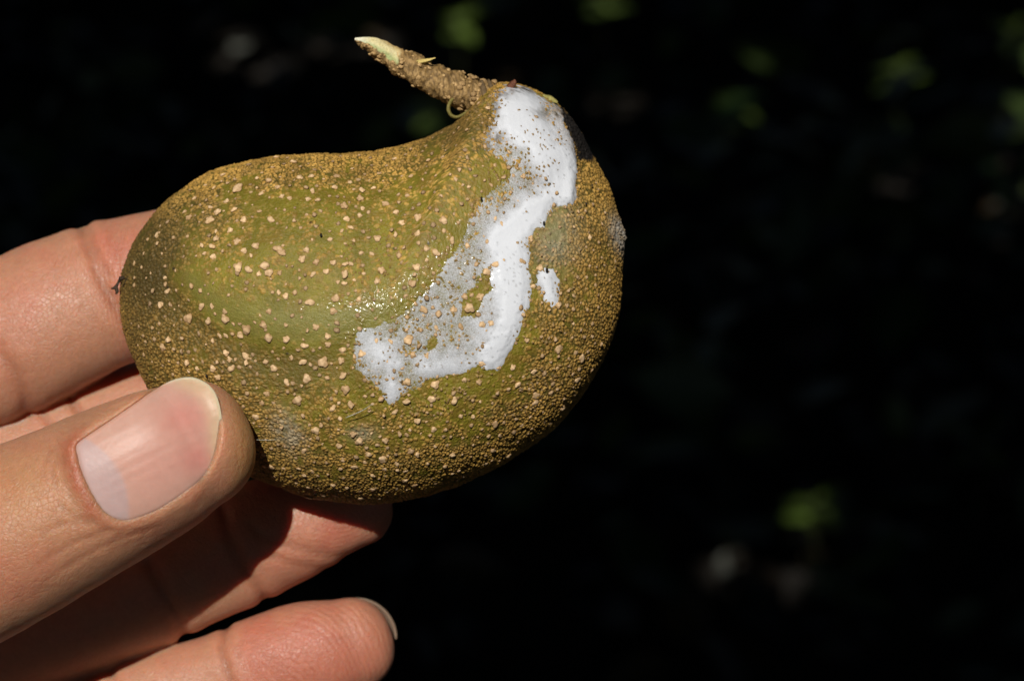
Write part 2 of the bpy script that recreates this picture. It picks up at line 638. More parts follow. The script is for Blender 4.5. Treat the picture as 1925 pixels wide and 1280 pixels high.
r1 = fbm(BASE, 40, 3, 5)
r2 = fbm(BASE, 9, 2, 8)
lerp = lambda a, b, t: np.asarray(a) * (1 - t[:, None]) + np.asarray(b) * t[:, None]
green = lerp((0.150, 0.126, 0.010), (0.225, 0.190, 0.018), np.clip(r1 * 2.2 - .6, 0, 1))
olive = lerp((0.105, 0.088, 0.013), (0.165, 0.130, 0.018), r2)
skin = lerp(green, olive, sm(.30, .85, brown))
skin = lerp(skin, (0.205, 0.130, 0.020), sm(.50, .66, fbm(BASE, 15, 3, 57)) * .6)
skin = lerp(skin, (0.30, 0.215, 0.055), sm(.60, .72, fbm(BASE, 6, 2, 58)) * .55)
tan = lerp((0.26, 0.140, 0.025), (0.47, 0.285, 0.075), np.clip(cid * .6 / np.maximum(brown, .05) * .6 + .55 * r2, 0, 1))
tan = lerp(tan, (0.15, 0.09, 0.026), sm(.55, .9, hsh(np.floor(cid * 9999).astype(int), np.zeros(len(cid), int), np.zeros(len(cid), int), 4)) * .6)
tan = tan * (.78 + .9 * r1 + .42 * sm(460, 330, v) * sm(.3, .6, r1))[:, None]
col = lerp(skin, tan, isb * sm(.08, .5, dome) * (.55 + .35 * brown))
col = lerp(col, lerp((.20, .12, .04), (.38, .24, .10), gqi * 2.5 % 1), np.clip(poke * 1.3, 0, 1))
# darker colour in the joints between granules where the skin is corky
col = lerp(col, (0.05, 0.036, 0.010), (1 - sm(0.0, .45, dome)) * sm(.35, .9, brown) * .6)
# smooth strip along the fold, wet sheen painted in paler; darker flank below
col = lerp(col, (0.20, 0.195, 0.05), np.clip(smooth_strip * .6 * (.5 + r1), 0, .6))
col = lerp(col, (0.085, 0.062, 0.012), np.clip(below * np.exp(-((rs_ + 50) / 55) ** 2) * (1.6 * r1 - .1), 0, .65))
stain_shade = np.clip(blob(285, 470, 60, 75, 30) * 1.0 + .55 * blob(265, 600, 45, 190) + .75 * blob(850, 245, 80, 34, -22) + .3 * blob(400, 400, 70, 40) + .35 * blob(520, 920, 120, 30), 0, 1)  # stained flank, plus shadow of the hollow under the stem painted in
stain_shade = np.clip(stain_shade * (.35 + 1.1 * r1) + 0.0, 0, .7)
col = lerp(col, (0.055, 0.040, 0.011), stain_shade)
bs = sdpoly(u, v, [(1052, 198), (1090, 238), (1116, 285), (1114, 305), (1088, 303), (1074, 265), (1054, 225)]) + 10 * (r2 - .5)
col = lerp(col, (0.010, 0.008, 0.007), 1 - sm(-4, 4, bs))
col = lerp(col, (0.30, 0.29, 0.27), np.clip(mould * 1.4, 0, .8) * (.4 + r2))
gray = blob(543, 810, 24, 38, -25)
col = lerp(col, (0.36, 0.31, 0.22), np.clip(gray * 1.3 * (r2 * 1.6 - .2), 0, .75))
col = lerp(col, (0.33, 0.33, 0.25), np.clip(blob(1045, 450, 40, 60, 10) * .55 * r1 * 1.6, 0, .5))
col = lerp(col, (0.33, 0.31, 0.22), np.clip(blob(680, 815, 26, 14) * .55, 0, .5))
# scattered dark specks
f1c, _, cidc = voronoi(BASE, 26.0, 91)
col = lerp(col, (0.02, 0.014, 0.008), ((cidc < .16) * (1 - sm(.08, .16, f1c))) * .85)

idx = np.arange(NG * NG).reshape(NG, NG)
FQ = np.stack([idx[:-1, :-1], idx[1:, :-1], idx[1:, 1:], idx[:-1, 1:]], -1).reshape(-1, 4)

fm = Mat('fruit_skin')
fc = fm.attr('col').outputs['Color']
nz = fm.noise(5200, 2)
fm.l(fm.mix(0.45, fc, fm.ramp(nz, [(0.3, (0.5, 0.5, 0.5)), (0.7, (1.25, 1.2, 1.1))]), 'MULTIPLY'), fm.b.inputs['Base Color'])
fm.l(fm.math('SUBTRACT', 0.56, fm.math('MULTIPLY', fm.attr('wet').outputs['Fac'], 0.36)), fm.b.inputs['Roughness'])
fm.l(fm.bump(fm.noise(4200, 3), 0.00018, .7), fm.b.inputs['Normal'])
fm.set(Specular_IOR_Level=0.38, Coat_Roughness=0.12)
fm.l(fm.attr('wet').outputs['Fac'], fm.b.inputs['Coat Weight'])

f0 = w3((FC[0], FC[1], 0.0))
fruit = bpy.data.objects.new('fruit', None)
fruit.location = w3((FC[0], 930.0, 0.0))
COL.objects.link(fruit)
fruit['label'] = 'olive green warty fruit with stem and white latex smear, held in the hand'
fruit['category'] = 'fruit'
FLOC = np.array(fruit.location)
loc = lambda p: w3(p) - FLOC
me = mesh_np('skin', loc(FR), FQ)
attr(me, 'col', col)
attr(me, 'wet', wet)
obj('skin', me, fm.m, fruit)

# ---- latex
LX = np.array([(925, 170), (955, 158), (985, 160), (1015, 180), (1045, 192), (1056, 222), (1070, 260), (1081, 294), (1083, 340), (1084, 372),
      (1076, 398), (1060, 386), (1041, 393), (1030, 410), (1022, 429), (1005, 440), (995, 465), (996, 500), (1002, 530),
      (996, 570), (985, 600), (975, 630), (955, 665), (936, 700), (915, 698), (900, 692), (870, 703), (830, 708), (800, 718),
      (785, 735), (770, 735), (755, 753), (736, 768), (720, 745), (705, 732), (684, 712), (664, 690), (658, 664), (664, 638),
      (672, 621), (700, 614), (735, 600), (770, 575), (800, 545), (822, 515), (833, 490), (858, 465), (868, 440), (880, 415),
      (894, 390), (905, 368), (930, 350), (950, 332), (955, 316), (936, 300), (908, 285), (903, 262), (912, 246), (925, 232), (925, 205)], float)
HOLE = [(908, 504), (922, 512), (921, 540), (905, 566), (890, 592), (872, 590), (868, 568), (885, 548), (902, 535)]
HOLE2 = [(800, 640), (818, 632), (822, 648), (806, 655)]
LX2 = [(1012, 500), (1042, 503), (1052, 530), (1056, 565), (1042, 582), (1020, 565), (1004, 535)]
near = (front & (u > 630) & (u < 1120) & (v > 130) & (v < 800) & (cp_ > 0.0))
ni = np.where(near)[0]
pu, pv = u[ni], v[ni]
PB = BASE[ni]
n1 = fbm(PB, 16, 3, 61) - .5
n2 = fbm(PB, 45, 3, 71) - .5
s1 = sdpoly(pu, pv, LX) + 20 * n1
s1 = np.maximum(s1, -(sdpoly(pu, pv, HOLE) + 12 * n1))
s1 = np.maximum(s1, -(sdpoly(pu, pv, HOLE2) + 16 * n1))
s2 = sdpoly(pu, pv, LX2) + 12 * n1
st1, _, ar1 = line_dist(pu, pv, [(975, 185), (975, 230), (1030, 290), (1065, 340), (1060, 370), (1000, 405), (955, 450), (955, 500), (970, 560), (955, 620), (925, 680)])
st2, _, _ = line_dist(pu, pv, [(690, 635), (740, 690), (735, 750)])
st3, _, _ = line_dist(pu, pv, [(790, 690), (860, 690), (930, 690)])
K = np.maximum.reduce([1.05 * np.exp(-(st1 / (46 - 14 * ar1)) ** 2), .55 * np.exp(-(st2 / 26) ** 2), .5 * np.exp(-(st3 / 22) ** 2)])
K = np.maximum(K, .95 * np.exp(-(line_dist(pu, pv, [(1030, 510), (1040, 570)])[0] / 24) ** 2))
K = np.clip(K + .20 + .75 * n2 + .3 * n1, 0, 1.1)
s_ = np.minimum(s1, s2)
t = np.clip(-s_ / 9.0, -1.5, 1)
h = np.where(t > 0, -.6 + np.sqrt(np.clip(t, 0, 1)) * (1.6 + 2.2 * K + 2.0 * K * K * sm(6, 20, -s_)), -.6 + 2.0 * t)
# the bead along the right-hand side of the run
bead, _, _ = line_dist(pu, pv, [(1050, 215), (1068, 260), (1072, 320), (1068, 372)])
h = h + np.where(t > 0, 5.0 * np.exp(-(bead / 13) ** 2), 0)
# warts and skin granules keep poking through thin places
h = h - .3 + .9 * n1
sel = np.zeros(len(u), bool)
sel[ni[t > -1.4]] = True
fsel = FQ[sel[FQ].all(1)]
used = np.unique(fsel)
remap = np.full(len(u), -1)
remap[used] = np.arange(len(used))
hh = np.zeros(len(u))
hh[ni] = h
al = np.zeros(len(u))
al[ni] = np.clip(sm(-.05, .35, t) * np.clip(.26 + .82 * K + .25 * n1, .15, 1), 0, 1)
al[ni] *= 1 - .55 * poke[ni] * (1 - .5 * np.clip(K, 0, 1))
# a wet film follows the grain of the skin under it
LV = BASE[used] + NB[used] * (hh[used] + .3 * (dome * amp)[used] * (1 - .8 * al[used]))[:, None]
lm = Mat('latex')
alp = lm.attr('film').outputs['Fac']
ln_ = lm.noise(5200, 4)
a2 = lm.math('ADD', alp, lm.math('MULTIPLY', lm.math('MULTIPLY', lm.math('SUBTRACT', ln_, 0.5), 2.4), lm.math('SUBTRACT', 1.08, alp)))
a2n = lm.n('Clamp')
lm.l(a2, a2n.inputs[0])
lm.l(lm.mix(lm.attr('grime').outputs['Fac'], (0.67, 0.70, 0.76), (0.09, 0.065, 0.04)), lm.b.inputs['Base Color'])
lm.set(Roughness=0.14, Subsurface_Weight=0.25, Subsurface_Scale=0.0006)
lm.b.inputs['Subsurface Radius'].default_value = (1, 1, 1)
lm.l(a2n.outputs[0], lm.b.inputs['Alpha'])
lm.l(lm.bump(lm.noise(2200, 2), 0.00004, .6), lm.b.inputs['Normal'])
gru = (u[used], v[used])
gri = np.zeros(len(used))
for a, b, ra, rb in [(945, 172, 26, 15), (925, 205, 12, 30), (985, 170, 26, 10), (925, 262, 16, 22), (1035, 215, 30, 10)]:
    gri = np.maximum(gri, np.exp(-((gru[0] - a) / ra) ** 2 - ((gru[1] - b) / rb) ** 2))
gri = np.clip(gri * (2.6 * fbm(BASE[used], 9, 3, 19) - .75), 0, .9)
me = mesh_np('latex_smear', loc(LV), remap[fsel])
attr(me, 'grime', gri)
attr(me, 'film', al[used])
o = obj('latex_smear', me, lm.m, fruit)
o['label'] = 'glossy white latex smear running down the skin'

# ---- warts
W3 = [(605,548,15),(713,568,20),(817,588,18),(750,620,14),(935,610,22),(960,628,18),(868,690,26),(893,732,20),(780,720,22),(832,740,12),
 (950,737,11),(725,703,20),(586,648,16),(578,592,16),(525,590,14),(535,628,16),(752,448,20),(900,452,20),(678,505,16),(565,450,22),(605,403,16),
 (655,345,16),(570,380,14),(720,280,26),(890,235,22),(935,265,14),(1155,340,16),(1105,338,12),(1300,372,18),(1385,425,14),(1315,443,15),(1335,487,15),
 (1290,508,10),(1225,560,18),(1355,557,10),(1307,575,9),(1097,612,14),(1072,660,16),(1145,680,16),(1200,727,14),(1130,745,16),(1303,745,18),
 (1410,738,14),(1355,775,8),(1300,795,16),(1365,832,9),(1328,850,9),(1378,880,12),(1240,685,15),(1305,685,14),(1340,685,13),(1038,842,18),
 (980,860,16),(1112,897,22),(1240,950,16),(1145,1035,16),(860,1020,18),(1250,878,18),(525,920,22),(580,915,12),(468,812,16),(450,985,25),(560,1000,22),
 (650,990,20),(648,950,14),(767,1048,22),(735,1075,18),(618,1078,15),(652,1076,15),(880,1090,28),(985,1105,20),(1085,1140,18),(1210,1085,15),
 (1212,1128,15),(655,1175,16),(710,1210,10),(768,1195,20),(765,1225,14),(870,1230,18),(920,1255,20),(1075,1218,20),(1185,1225,26),(1285,1215,18),
 (312,1145,20),(300,915,20),(335,840,18),(322,760,12),(440,1225,18),(585,1260,16),(690,1255,22),(285,530,16),(450,435,16),(430,400,14),(980,1020,9),
 (700,390,14),(840,400,13),(480,330,16),(1020,130,16),(930,105,14),(1120,210,14),(1260,210,18),(1330,240,14),(1250,270,16),(1130,290,16),(1400,290,16),
 (820,220,15),(640,200,14),(545,260,14),(1060,215,16),(1390,330,16),(960,320,14),(1000,330,12),(850,300,16)]
W7 = [(70,95,20),(68,125,14),(170,127,20),(225,153,22),(380,110,20),(490,125,28),(588,110,16),(595,195,18),(510,205,15),(397,207,20),(285,228,18),
 (390,38,17),(517,18,18),(610,272,22),(180,290,14),(345,328,22),(155,340,14),(540,365,16),(640,350,17),(585,430,15),(120,418,18),(480,460,13),
 (447,495,17),(655,515,18),(686,553,18),(578,572,15),(880,387,16),(945,335,18),(805,320,20),(1085,315,17),(1210,325,20),(1105,240,18),(1345,232,15),
 (1527,150,14),(1005,435,18),(905,510,14),(945,513,13),(968,487,13),(1090,485,18),(1000,622,15),(968,602,15),(828,545,14),(735,625,16),(812,648,20),
 (890,675,16),(825,700,14),(893,713,14),(940,715,14),(760,738,15),(940,765,15),(993,795,15),(765,810,18),(597,650,14),(385,603,15),(660,690,15),
 (540,790,18),(620,810,10),(575,822,12),(490,845,13),(557,848,16),(385,738,13),(205,690,15),(700,860,20),(412,865,18),(1225,762,14),(1505,630,18),
 (1420,600,18),(1660,530,15),(1730,460,14),(1195,627,16),(1375,672,14),(1455,520,14),(1430,455,20),(1240,415,14),(1310,415,12),(1550,237,18),
 (1650,340,20),(1655,300,18),(1800,370,16),(1780,45,20),(1880,215,22),(1905,95,22)]
W2 = [(30,85,15),(110,140,15),(38,160,14),(55,207,15),(318,115,17),(350,182,15),(320,250,17),(212,270,16),(445,148,20),(590,172,20),(440,235,16),
 (638,285,15),(75,280,10),(30,298,9),(180,355,14),(338,368,18),(493,388,9),(550,350,22),(437,437,18),(233,455,20),(138,467,17),(210,513,16),(413,520,18),
 (88,567,9),(217,570,10),(100,615,14),(50,585,9),(260,75,18),(205,850,18),(125,935,20),(270,975,18),(385,1095,18),(490,945,18),(415,935,14),(390,850,22),
 (285,860,14),(480,675,18),(558,700,22),(650,680,18),(545,785,16),(740,675,22),(800,605,20),(710,605,16),(840,465,18),(895,415,22),(930,190,20),
 (995,140,18),(935,605,18),(1045,605,14),(990,670,20),(990,755,20),(860,755,18),(810,760,16),(690,780,18),(815,985,20),(890,890,22),(905,1010,16),
 (1100,545,14),(1140,435,16),(1090,270,14),(1250,650,18),(230,1190,20),(380,1200,16),(520,1180,18),(650,1190,18),(795,1100,16),(540,1100,16),
 (1070,855,12),(985,1010,16),(1040,395,18)]
spots = [(200 + a * .3436, 260 + b * .3436, r * .3436) for a, b, r in W3]
spots += [(440 + a * .3429, 640 + b * .3429, r * .3429) for a, b, r in W7]
spots += [(640 + a * .328, 360 + b * .328, r * .328) for a, b, r in W2]
uniq = []
for s in spots:
    if all((s[0] - q[0]) ** 2 + (s[1] - q[1]) ** 2 > 64 for q in uniq):
        uniq.append(s)
spots = uniq
extra = []
tries = 0
while len(extra) < 760 and tries < 20000:
    tries += 1
    a, b = rng.uniform(235, 1170), rng.uniform(160, 940)
    ph = math.atan2(b - FC[1], a - FC[0])
    rho = math.hypot(a - FC[0], b - FC[1]) / rad(ph)
    if rho > .985:
        continue
    w = .30
    if b < 420:
        w = .75
    if a > 1000 or b > 780:
        w = .55
    if a < 400:
        w = .4
    if b < 300 and a > 880:
        w = .25
    if rng.random() > w:
        continue
    if any((a - q[0]) ** 2 + (b - q[1]) ** 2 < 140 for q in spots + extra):
        continue
    extra.append((a, b, rng.uniform(2.6, 5.0)))

sub = np.where(cp_ > 0.02)[0]
sub = sub[(sub % 2) == 0]
SU, SV = FR[sub, 0], FR[sub, 1]


def on_fruit(a, b):
    k = sub[np.argmin((SU - a) ** 2 + (SV - b) ** 2)]
    return k


def ico(n):
    import bmesh
    bm = bmesh.new()
    bmesh.ops.create_icosphere(bm, subdivisions=n, radius=1)
    vv = np.array([q.co[:] for q in bm.verts])
    ff = [[x.index for x in q.verts] for q in bm.faces]
    bm.free()
    return vv, ff


wm = Mat('wart')
c0 = wm.attr('col').outputs['Color']
oi = wm.n('ObjectInfo')
wm.l(wm.mix(0.6, c0, wm.ramp(oi.outputs['Random'], [(0, (.62, .55, .46)), (.4, (.95, .95, .95)), (1, (1.25, 1.25, 1.25))]), 'MULTIPLY'), wm.b.inputs['Base Color'])
wm.l(wm.bump(wm.noise(5000, 2), 0.00012, .7), wm.b.inputs['Normal'])
wm.set(Roughness=.7, Specular_IOR_Level=.25)

IV, IF = ico(2)
IV3, IF3 = ico(3)
protos, protos3 = [], []
for k in range(18):
    vv = (IV if k < 9 else IV3).copy()
    lob = rng.normal(size=(7, 3)) * [1, 1, .6]
    lob[:, 2] = np.abs(lob[:, 2])
    lob /= np.linalg.norm(lob, axis=1)[:, None]
    bump_ = np.max(vv @ lob.T, axis=1)
    vv = vv * (0.62 + 0.46 * np.clip(bump_, 0, 1) ** 5)[:, None] * rng.uniform(.95, 1.05, (len(vv), 1))
    vv[:, 0] *= rng.uniform(.8, 1.25)
    vv[:, 1] *= rng.uniform(.8, 1.25)
    vv[:, 2] *= .55
    topc = np.clip(vv[:, 2] * 1.6, 0, 1)
    cc = lerp((0.26, 0.14, 0.04), (0.73, 0.52, 0.31), np.clip(.05 + topc + rng.uniform(-.2, .25, len(vv)), 0, 1))
    (protos if k < 9 else protos3).append((vv, cc))


def frame(nrm):
    a = np.cross(nrm, [0.3, 0.9, 0.1])
    a /= np.linalg.norm(a)
    return a, np.cross(nrm, a)


def wn_(k):
    """world-space surface normal of fruit vertex k"""
    p = w3(BASE[k])
    q = w3(BASE[k] + NB[k])
    n = q - p
    return n / np.linalg.norm(n)


from mathutils import Matrix
pm = []
for vv, cc in protos3:
    me = mesh_np('wart', vv * PX, IF3)
    attr(me, 'col', cc)
    me.materials.append(wm.m)
    pm.append(me)
small = []
for q, (a, b, r) in enumerate(spots + extra):
    k = on_fruit(a, b)
    n = wn_(k)
    e1, e2 = frame(n)
    an = random.uniform(0, 6.28)
    x_, y_ = math.cos(an) * e1 + math.sin(an) * e2, -math.sin(an) * e1 + math.cos(an) * e2
    P = w3(FR[k] + NB[k] * (r * .05)) - FLOC
    r *= random.uniform(.98, 1.28)
    if q < 300:
        o = bpy.data.objects.new('wart', pm[q % 9])
        COL.objects.link(o)
        o.parent = fruit
        M = Matrix([[x_[i] * r, y_[i] * r, n[i] * r, P[i]] for i in range(3)] + [[0, 0, 0, 1]])
        o.matrix_local = M
    else:
        vv, cc = protos[q % 9]
        small.append((P + r * PX * (vv[:, :1] * x_ + vv[:, 1:2] * y_ + vv[:, 2:] * n), IF, cc * random.uniform(.6, 1.1)))
vv, ff = join([(a, b) for a, b, c in small])
me = mesh_np('small_warts', vv, ff)
attr(me, 'col', np.vstack([c for a, b, c in small]))
obj('small_warts', me, wm.m, fruit, kind='stuff')

# ---- stem
def stem_mesh():
    sp = catmull([(925, 196, -20, 36, 0), (900, 182, -22, 33, 0), (872, 174, -24, 30, 0), (835, 158, -26, 25, 0), (800, 143, -28, 24, 0),
                  (765, 124, -30, 24, 0), (730, 100, -32, 20, 0), (704, 85, -34, 16, 0), (684, 77, -35, 9, 0), (667, 74, -36, 3, 0)], 130)
    n = 40
    c, r = sp[:, :3], sp[:, 3]
    t = np.gradient(c, axis=0)
    t /= np.linalg.norm(t, axis=1)[:, None]
    e1 = np.cross(t, [0, 0, 1.0])
    e1 /= np.linalg.norm(e1, axis=1)[:, None]
    e2 = np.cross(t, e1)
    a = np.linspace(0, 2 * np.pi, n, endpoint=False)
    P = c[:, None] + r[:, None, None] * (np.cos(a)[None, :, None] * e1[:, None] + np.sin(a)[None, :, None] * e2[:, None])
    P = P.reshape(-1, 3)
    nn = (P.reshape(-1, n, 3) - c[:, None]).reshape(-1, 3)
    nn /= np.maximum(np.linalg.norm(nn, axis=1), 1e-6)[:, None]
    U, V = P[:, 0], P[:, 1]
    # the torn, bark-free wood: left of the break and on the upper/front side
    ax = np.repeat(np.linspace(0, 1, 130), n)
    upper = -nn[:, 1]
    wood = sm(762, 748, U + 10 * fbm(P, 8, 2, 3)) * sm(-.55, -.2, upper + .25 * (fbm(P, 12, 2, 9) - .5) * 2)
    fg1, fg2, gid = voronoi(P, 8.0, 5)
    gr = np.clip((fg2 - fg1) * 2, 0, 1)
    low = fbm(P, 26, 2, 4) - .5
    hb = (1 - wood) * (gr * 4.0 + 20 * low) + wood * (5.0 * (fbm(P * [.22, .45, 1], 4, 2, 6) - .5) - 2.5)
    hb *= np.clip(np.repeat(r, n) / 8, 0, 1)
    P = P + nn * hb[:, None]
    q = fbm(P, 7, 2, 12)
    bark = lerp((0.19, 0.11, 0.03), (0.48, 0.31, 0.13), np.clip(gid * .6 + q * .6 - .1, 0, 1))
    bark = lerp(bark, (0.06, 0.035, 0.014), (1 - sm(.05, .5, gr)) * .7)
    wd = lerp((0.62, 0.52, 0.22), (0.72, 0.68, 0.45), q)
    wd = lerp(wd, (0.50, 0.30, 0.09), np.clip(sm(700, 745, U) * sm(.3, .9, upper) * .7 + .9 * (sm(.55, .8, q)) * sm(690, 760, U), 0, .85))
    wd = lerp(wd, (0.30, 0.42, 0.16), np.clip(sm(.25, -.35, upper) * .75, 0, 1))
    wd = lerp(wd, (0.74, 0.74, 0.60), sm(700, 672, U) * .8)
    cl = lerp(bark, wd, sm(.3, .7, wood))
    i, j = np.meshgrid(np.arange(129), np.arange(n), indexing='ij')
    f = np.stack([i * n + j, i * n + (j + 1) % n, (i + 1) * n + (j + 1) % n, (i + 1) * n + j], -1).reshape(-1, 4)
    return P, f, cl, nn, wood


P, f, cl, snn, swood = stem_mesh()
cm = Mat('stem')
c0 = cm.attr('col').outputs['Color']
cm.l(cm.mix(0.5, c0, cm.ramp(cm.noise(4000, 3), [(0.3, (.5, .5, .5)), (.7, (1.2, 1.2, 1.2))]), 'MULTIPLY'), cm.b.inputs['Base Color'])
cm.l(cm.bump(cm.noise(3500, 3), 0.00025, .8), cm.b.inputs['Normal'])
cm.set(Roughness=.65, Specular_IOR_Level=.3)
me = mesh_np('stem', loc(P), f)
attr(me, 'col', cl)
stem = obj('stem', me, cm.m, fruit)
stem['label'] = 'scurfy brown stem with torn pale yellow tip'


def piece(name, parts, color, parent=stem, **kw):
    v_, f_ = join(parts)
    me = mesh_np(name, loc(v_), f_)
    c = np.tile(np.asarray(color, float)[None], (len(v_), 1)) * rng.uniform(.75, 1.2, (len(v_), 1))
    attr(me, 'col', c)
    return obj(name, me, cm.m, parent, **kw)


# scurf grains on the bark
gs = []
cand = np.where((swood < .3) & (P[:, 0] > 735) & (P[:, 0] < 905))[0]
cand2 = np.where((swood < .3) & (P[:, 0] > 680) & (P[:, 0] <= 760))[0]
for k in list(rng.choice(cand, 110)) + list(rng.choice(cand2, 45)):
    if snn[k, 2] > .5:
        continue
    vv, cc = protos[rng.integers(0, 9)]
    r = rng.uniform(2.2, 6.0)
    e1, e2 = frame(snn[k])
    gs.append((P[k] + r * (vv[:, :1] * e1 + vv[:, 1:2] * e2 + vv[:, 2:] * snn[k] * 1.0), IF))
piece('bark_scurf', gs, (0.52, 0.34, 0.15), kind='stuff')
gs = []
for k in rng.choice(np.where(P[:, 0] > 862)[0], 60):
    if snn[k, 2] > .4:
        continue
    vv, cc = protos[rng.integers(0, 9)]
    r = rng.uniform(4, 8)
    e1, e2 = frame(snn[k])
    gs.append((P[k] + snn[k] * 3 + r * (vv[:, :1] * e1 + vv[:, 1:2] * e2 + vv[:, 2:] * snn[k] * 1.2), IF))
piece('collar_scurf', gs, (0.36, 0.23, 0.10), kind='stuff')
piece('splinter', [tube([(768, 122, -48), (790, 116, -52), (806, 113, -55), (819, 109, -58)], [5, 4.2, 3, .6], 6, 16, .4),
                   tube([(775, 121, -46), (795, 118, -48), (812, 117, -50)], [3.5, 3, .6], 6, 12, .5)], (0.62, 0.48, 0.16))
piece('bark_curl', [tube([(856, 182, -44), (847, 192, -52), (843, 205, -56), (848, 217, -54), (860, 221, -50), (874, 214, -46), (884, 207, -40)],
                         [3.5, 3.6, 3.8, 3.6, 3.4, 3, 2], 8, 40, 2.0)], (0.20, 0.17, 0.045))
# ragged scale bits round the stem's joint
rag = []
for (a, b, dx, dy, w, ln2) in [(905, 152, 8, 36, 6, 1), (918, 150, 14, 40, 5, 1), (930, 158, 16, 26, 6, 1), (948, 172, 18, 18, 5, 1), (900, 168, 6, 34, 5, 1)]:
    rag.append(tube([(a, b, -32), (a + dx * .5, b + dy * .5, -58), (a + dx, b + dy, -72)], [w * .5, w, w * .4], 7, 12, .5))
for q in rag:
    piece('joint_scale', [q], (0.15, 0.10, 0.05))
piece('husk_chip', [tube([(950, 172, -60), (958, 165, -66), (966, 156, -70), (968, 150, -72)], [3, 7, 6, 1.5], 6, 12, .4)], (0.14, 0.05, 0.025))
piece('calyx_scale', [tube([(1020, 180, -30), (1034, 186, -38), (1048, 193, -40)], [3, 6, 2.5], 6, 12, .5)], (0.34, 0.30, 0.09), fruit)
piece('twig_debris', [tube([(300, 486, -95), (275, 497, -88), (252, 508, -70), (238, 520, -50), (226, 524, -40)], [4, 6, 5, 3, 4.5], 6, 24, .8),  # wispy dark twig debris clinging to the left side
                            tube([(228, 522, -40), (222, 532, -38), (217, 540, -38), (209, 543, -38)], [4.5, 2.5, 3.5, 1.2], 6, 16, .8),
                            tube([(217, 538, -38), (220, 548, -38), (217, 553, -38)], [3.5, 3.5, 1], 6, 10, .8),
                            tube([(246, 512, -60), (236, 528, -56), (229, 540, -50)], [1.4, 1, .6], 5, 10, 1)], (0.045, 0.028, 0.015), fruit)
piece('fine_thread', [tube([(474, 826, -215), (500, 827, -235), (520, 826, -228)], [.5, .5, .4], 5, 10)], (0.5, 0.5, 0.42), fruit)
piece('fine_thread', [tube([(650, 785, -262), (680, 772, -276), (702, 758, -288)], [.7, .7, .5], 5, 12)], (0.5, 0.5, 0.42), fruit)
for a, b, s in [(1026, 509, 5), (604, 445, 4), (905, 374, 3.5), (1020, 421, 4), (1098, 385, 3), (1110, 350, 3), (390, 705, 3.5)]:
    k = on_fruit(a, b)
    vv = IV * [1, .55, .5] * s
    piece('dark_speck', [(FR[k] + NB[k] * 5 + vv[:, [1, 0, 2]], IF)], (0.012, 0.010, 0.009), fruit)

# ------------------------------------------------------------------ the hand
# control rows: u, v, d, half width across the view, half depth
FING = {
    'index': [(-520, 770, 300, 150, 135), (-250, 725, 235, 150, 125), (0, 640, 205, 148, 120), (110, 590, 205, 145, 118), (205, 552, 208, 136, 110),
              (300, 528, 218, 133, 108), (400, 500, 245, 125, 100), (480, 470, 280, 105, 88)],
    'middle': [(-560, 1010, 320, 150, 135), (-250, 965, 300, 140, 125), (20, 885, 290, 128, 115), (150, 838, 292, 124, 112), (300, 785, 318, 122, 108),
               (450, 730, 350, 120, 102), (580, 685, 385, 112, 96), (680, 650, 410, 92, 82)],
    'ring': [(-500, 1300, 320, 140, 130), (-200, 1275, 285, 130, 120), (60, 1185, 210, 122, 112), (250, 1108, 180, 118, 105), (387, 1055, 164, 113, 98),
             (480, 1015, 158, 110, 96), (570, 980, 160, 100, 86), (660, 952, 172, 80, 72)],
    'little': [(-420, 1560, 300, 125, 120), (-150, 1490, 260, 118, 110), (80, 1405, 225, 112, 104), (280, 1335, 205, 108, 98), (420, 1290, 195, 102, 92),
               (520, 1255, 190, 108, 92), (600, 1230, 192, 105, 88), (655, 1213, 198, 90, 78)],
    'thumb': [(-760, 1300, 130, 230, 190), (-500, 1235, -30, 205, 160), (-300, 1150, -150, 180, 138), (-120, 1072, -205, 176, 165), (0, 1014, -224, 170, 160),
              (120, 957, -234, 158, 150), (240, 897, -240, 147, 138), (310, 862, -242, 138, 126), (358, 838, -242, 124, 110)],
}


def loft(rows, n=56, m=110, cap=0.95, expo=2.25):
    sp = catmull(rows, m)
    c, rw, rd = sp[:, :3], sp[:, 3], sp[:, 4]
    t = np.gradient(c, axis=0)
    t /= np.linalg.norm(t, axis=1)[:, None]
    # rounded end
    ex = np.sin(np.linspace(0, np.pi / 2, 22))[1:]
    sc = np.cos(np.linspace(0, np.pi / 2, 22))[1:] ** 0.80
    c = np.vstack([c, c[-1] + ex[:, None] * cap * rw[-1] * t[-1]])
    rw, rd = np.append(rw, rw[-1] * sc), np.append(rd, rd[-1] * sc)
    t = np.vstack([t, np.repeat(t[-1:], len(ex), 0)])
    ed = np.array([0, 0, 1.0]) - t * t[:, 2:3]
    ed /= np.linalg.norm(ed, axis=1)[:, None]
    ew = np.cross(t, ed)
    a = np.linspace(0, 2 * np.pi, n, endpoint=False)
    ca, sa = np.cos(a), np.sin(a)
    ca, sa = np.sign(ca) * np.abs(ca) ** (2 / expo), np.sign(sa) * np.abs(sa) ** (2 / expo)
    P = c[:, None] + (rw[:, None] * ca)[..., None] * ew[:, None] + (rd[:, None] * sa)[..., None] * ed[:, None]
    M = len(c)
    P = np.vstack([P.reshape(-1, 3), c[:1], c[-1:]])
    f = []
    for i in range(M - 1):
        for j in range(n):
            f.append([i * n + j, i * n + (j + 1) % n, (i + 1) * n + (j + 1) % n, (i + 1) * n + j])
    for j in range(n):
        f.append([M * n, (j + 1) % n, j])
        f.append([M * n + 1, (M - 1) * n + j, (M - 1) * n + (j + 1) % n])
    return P, f


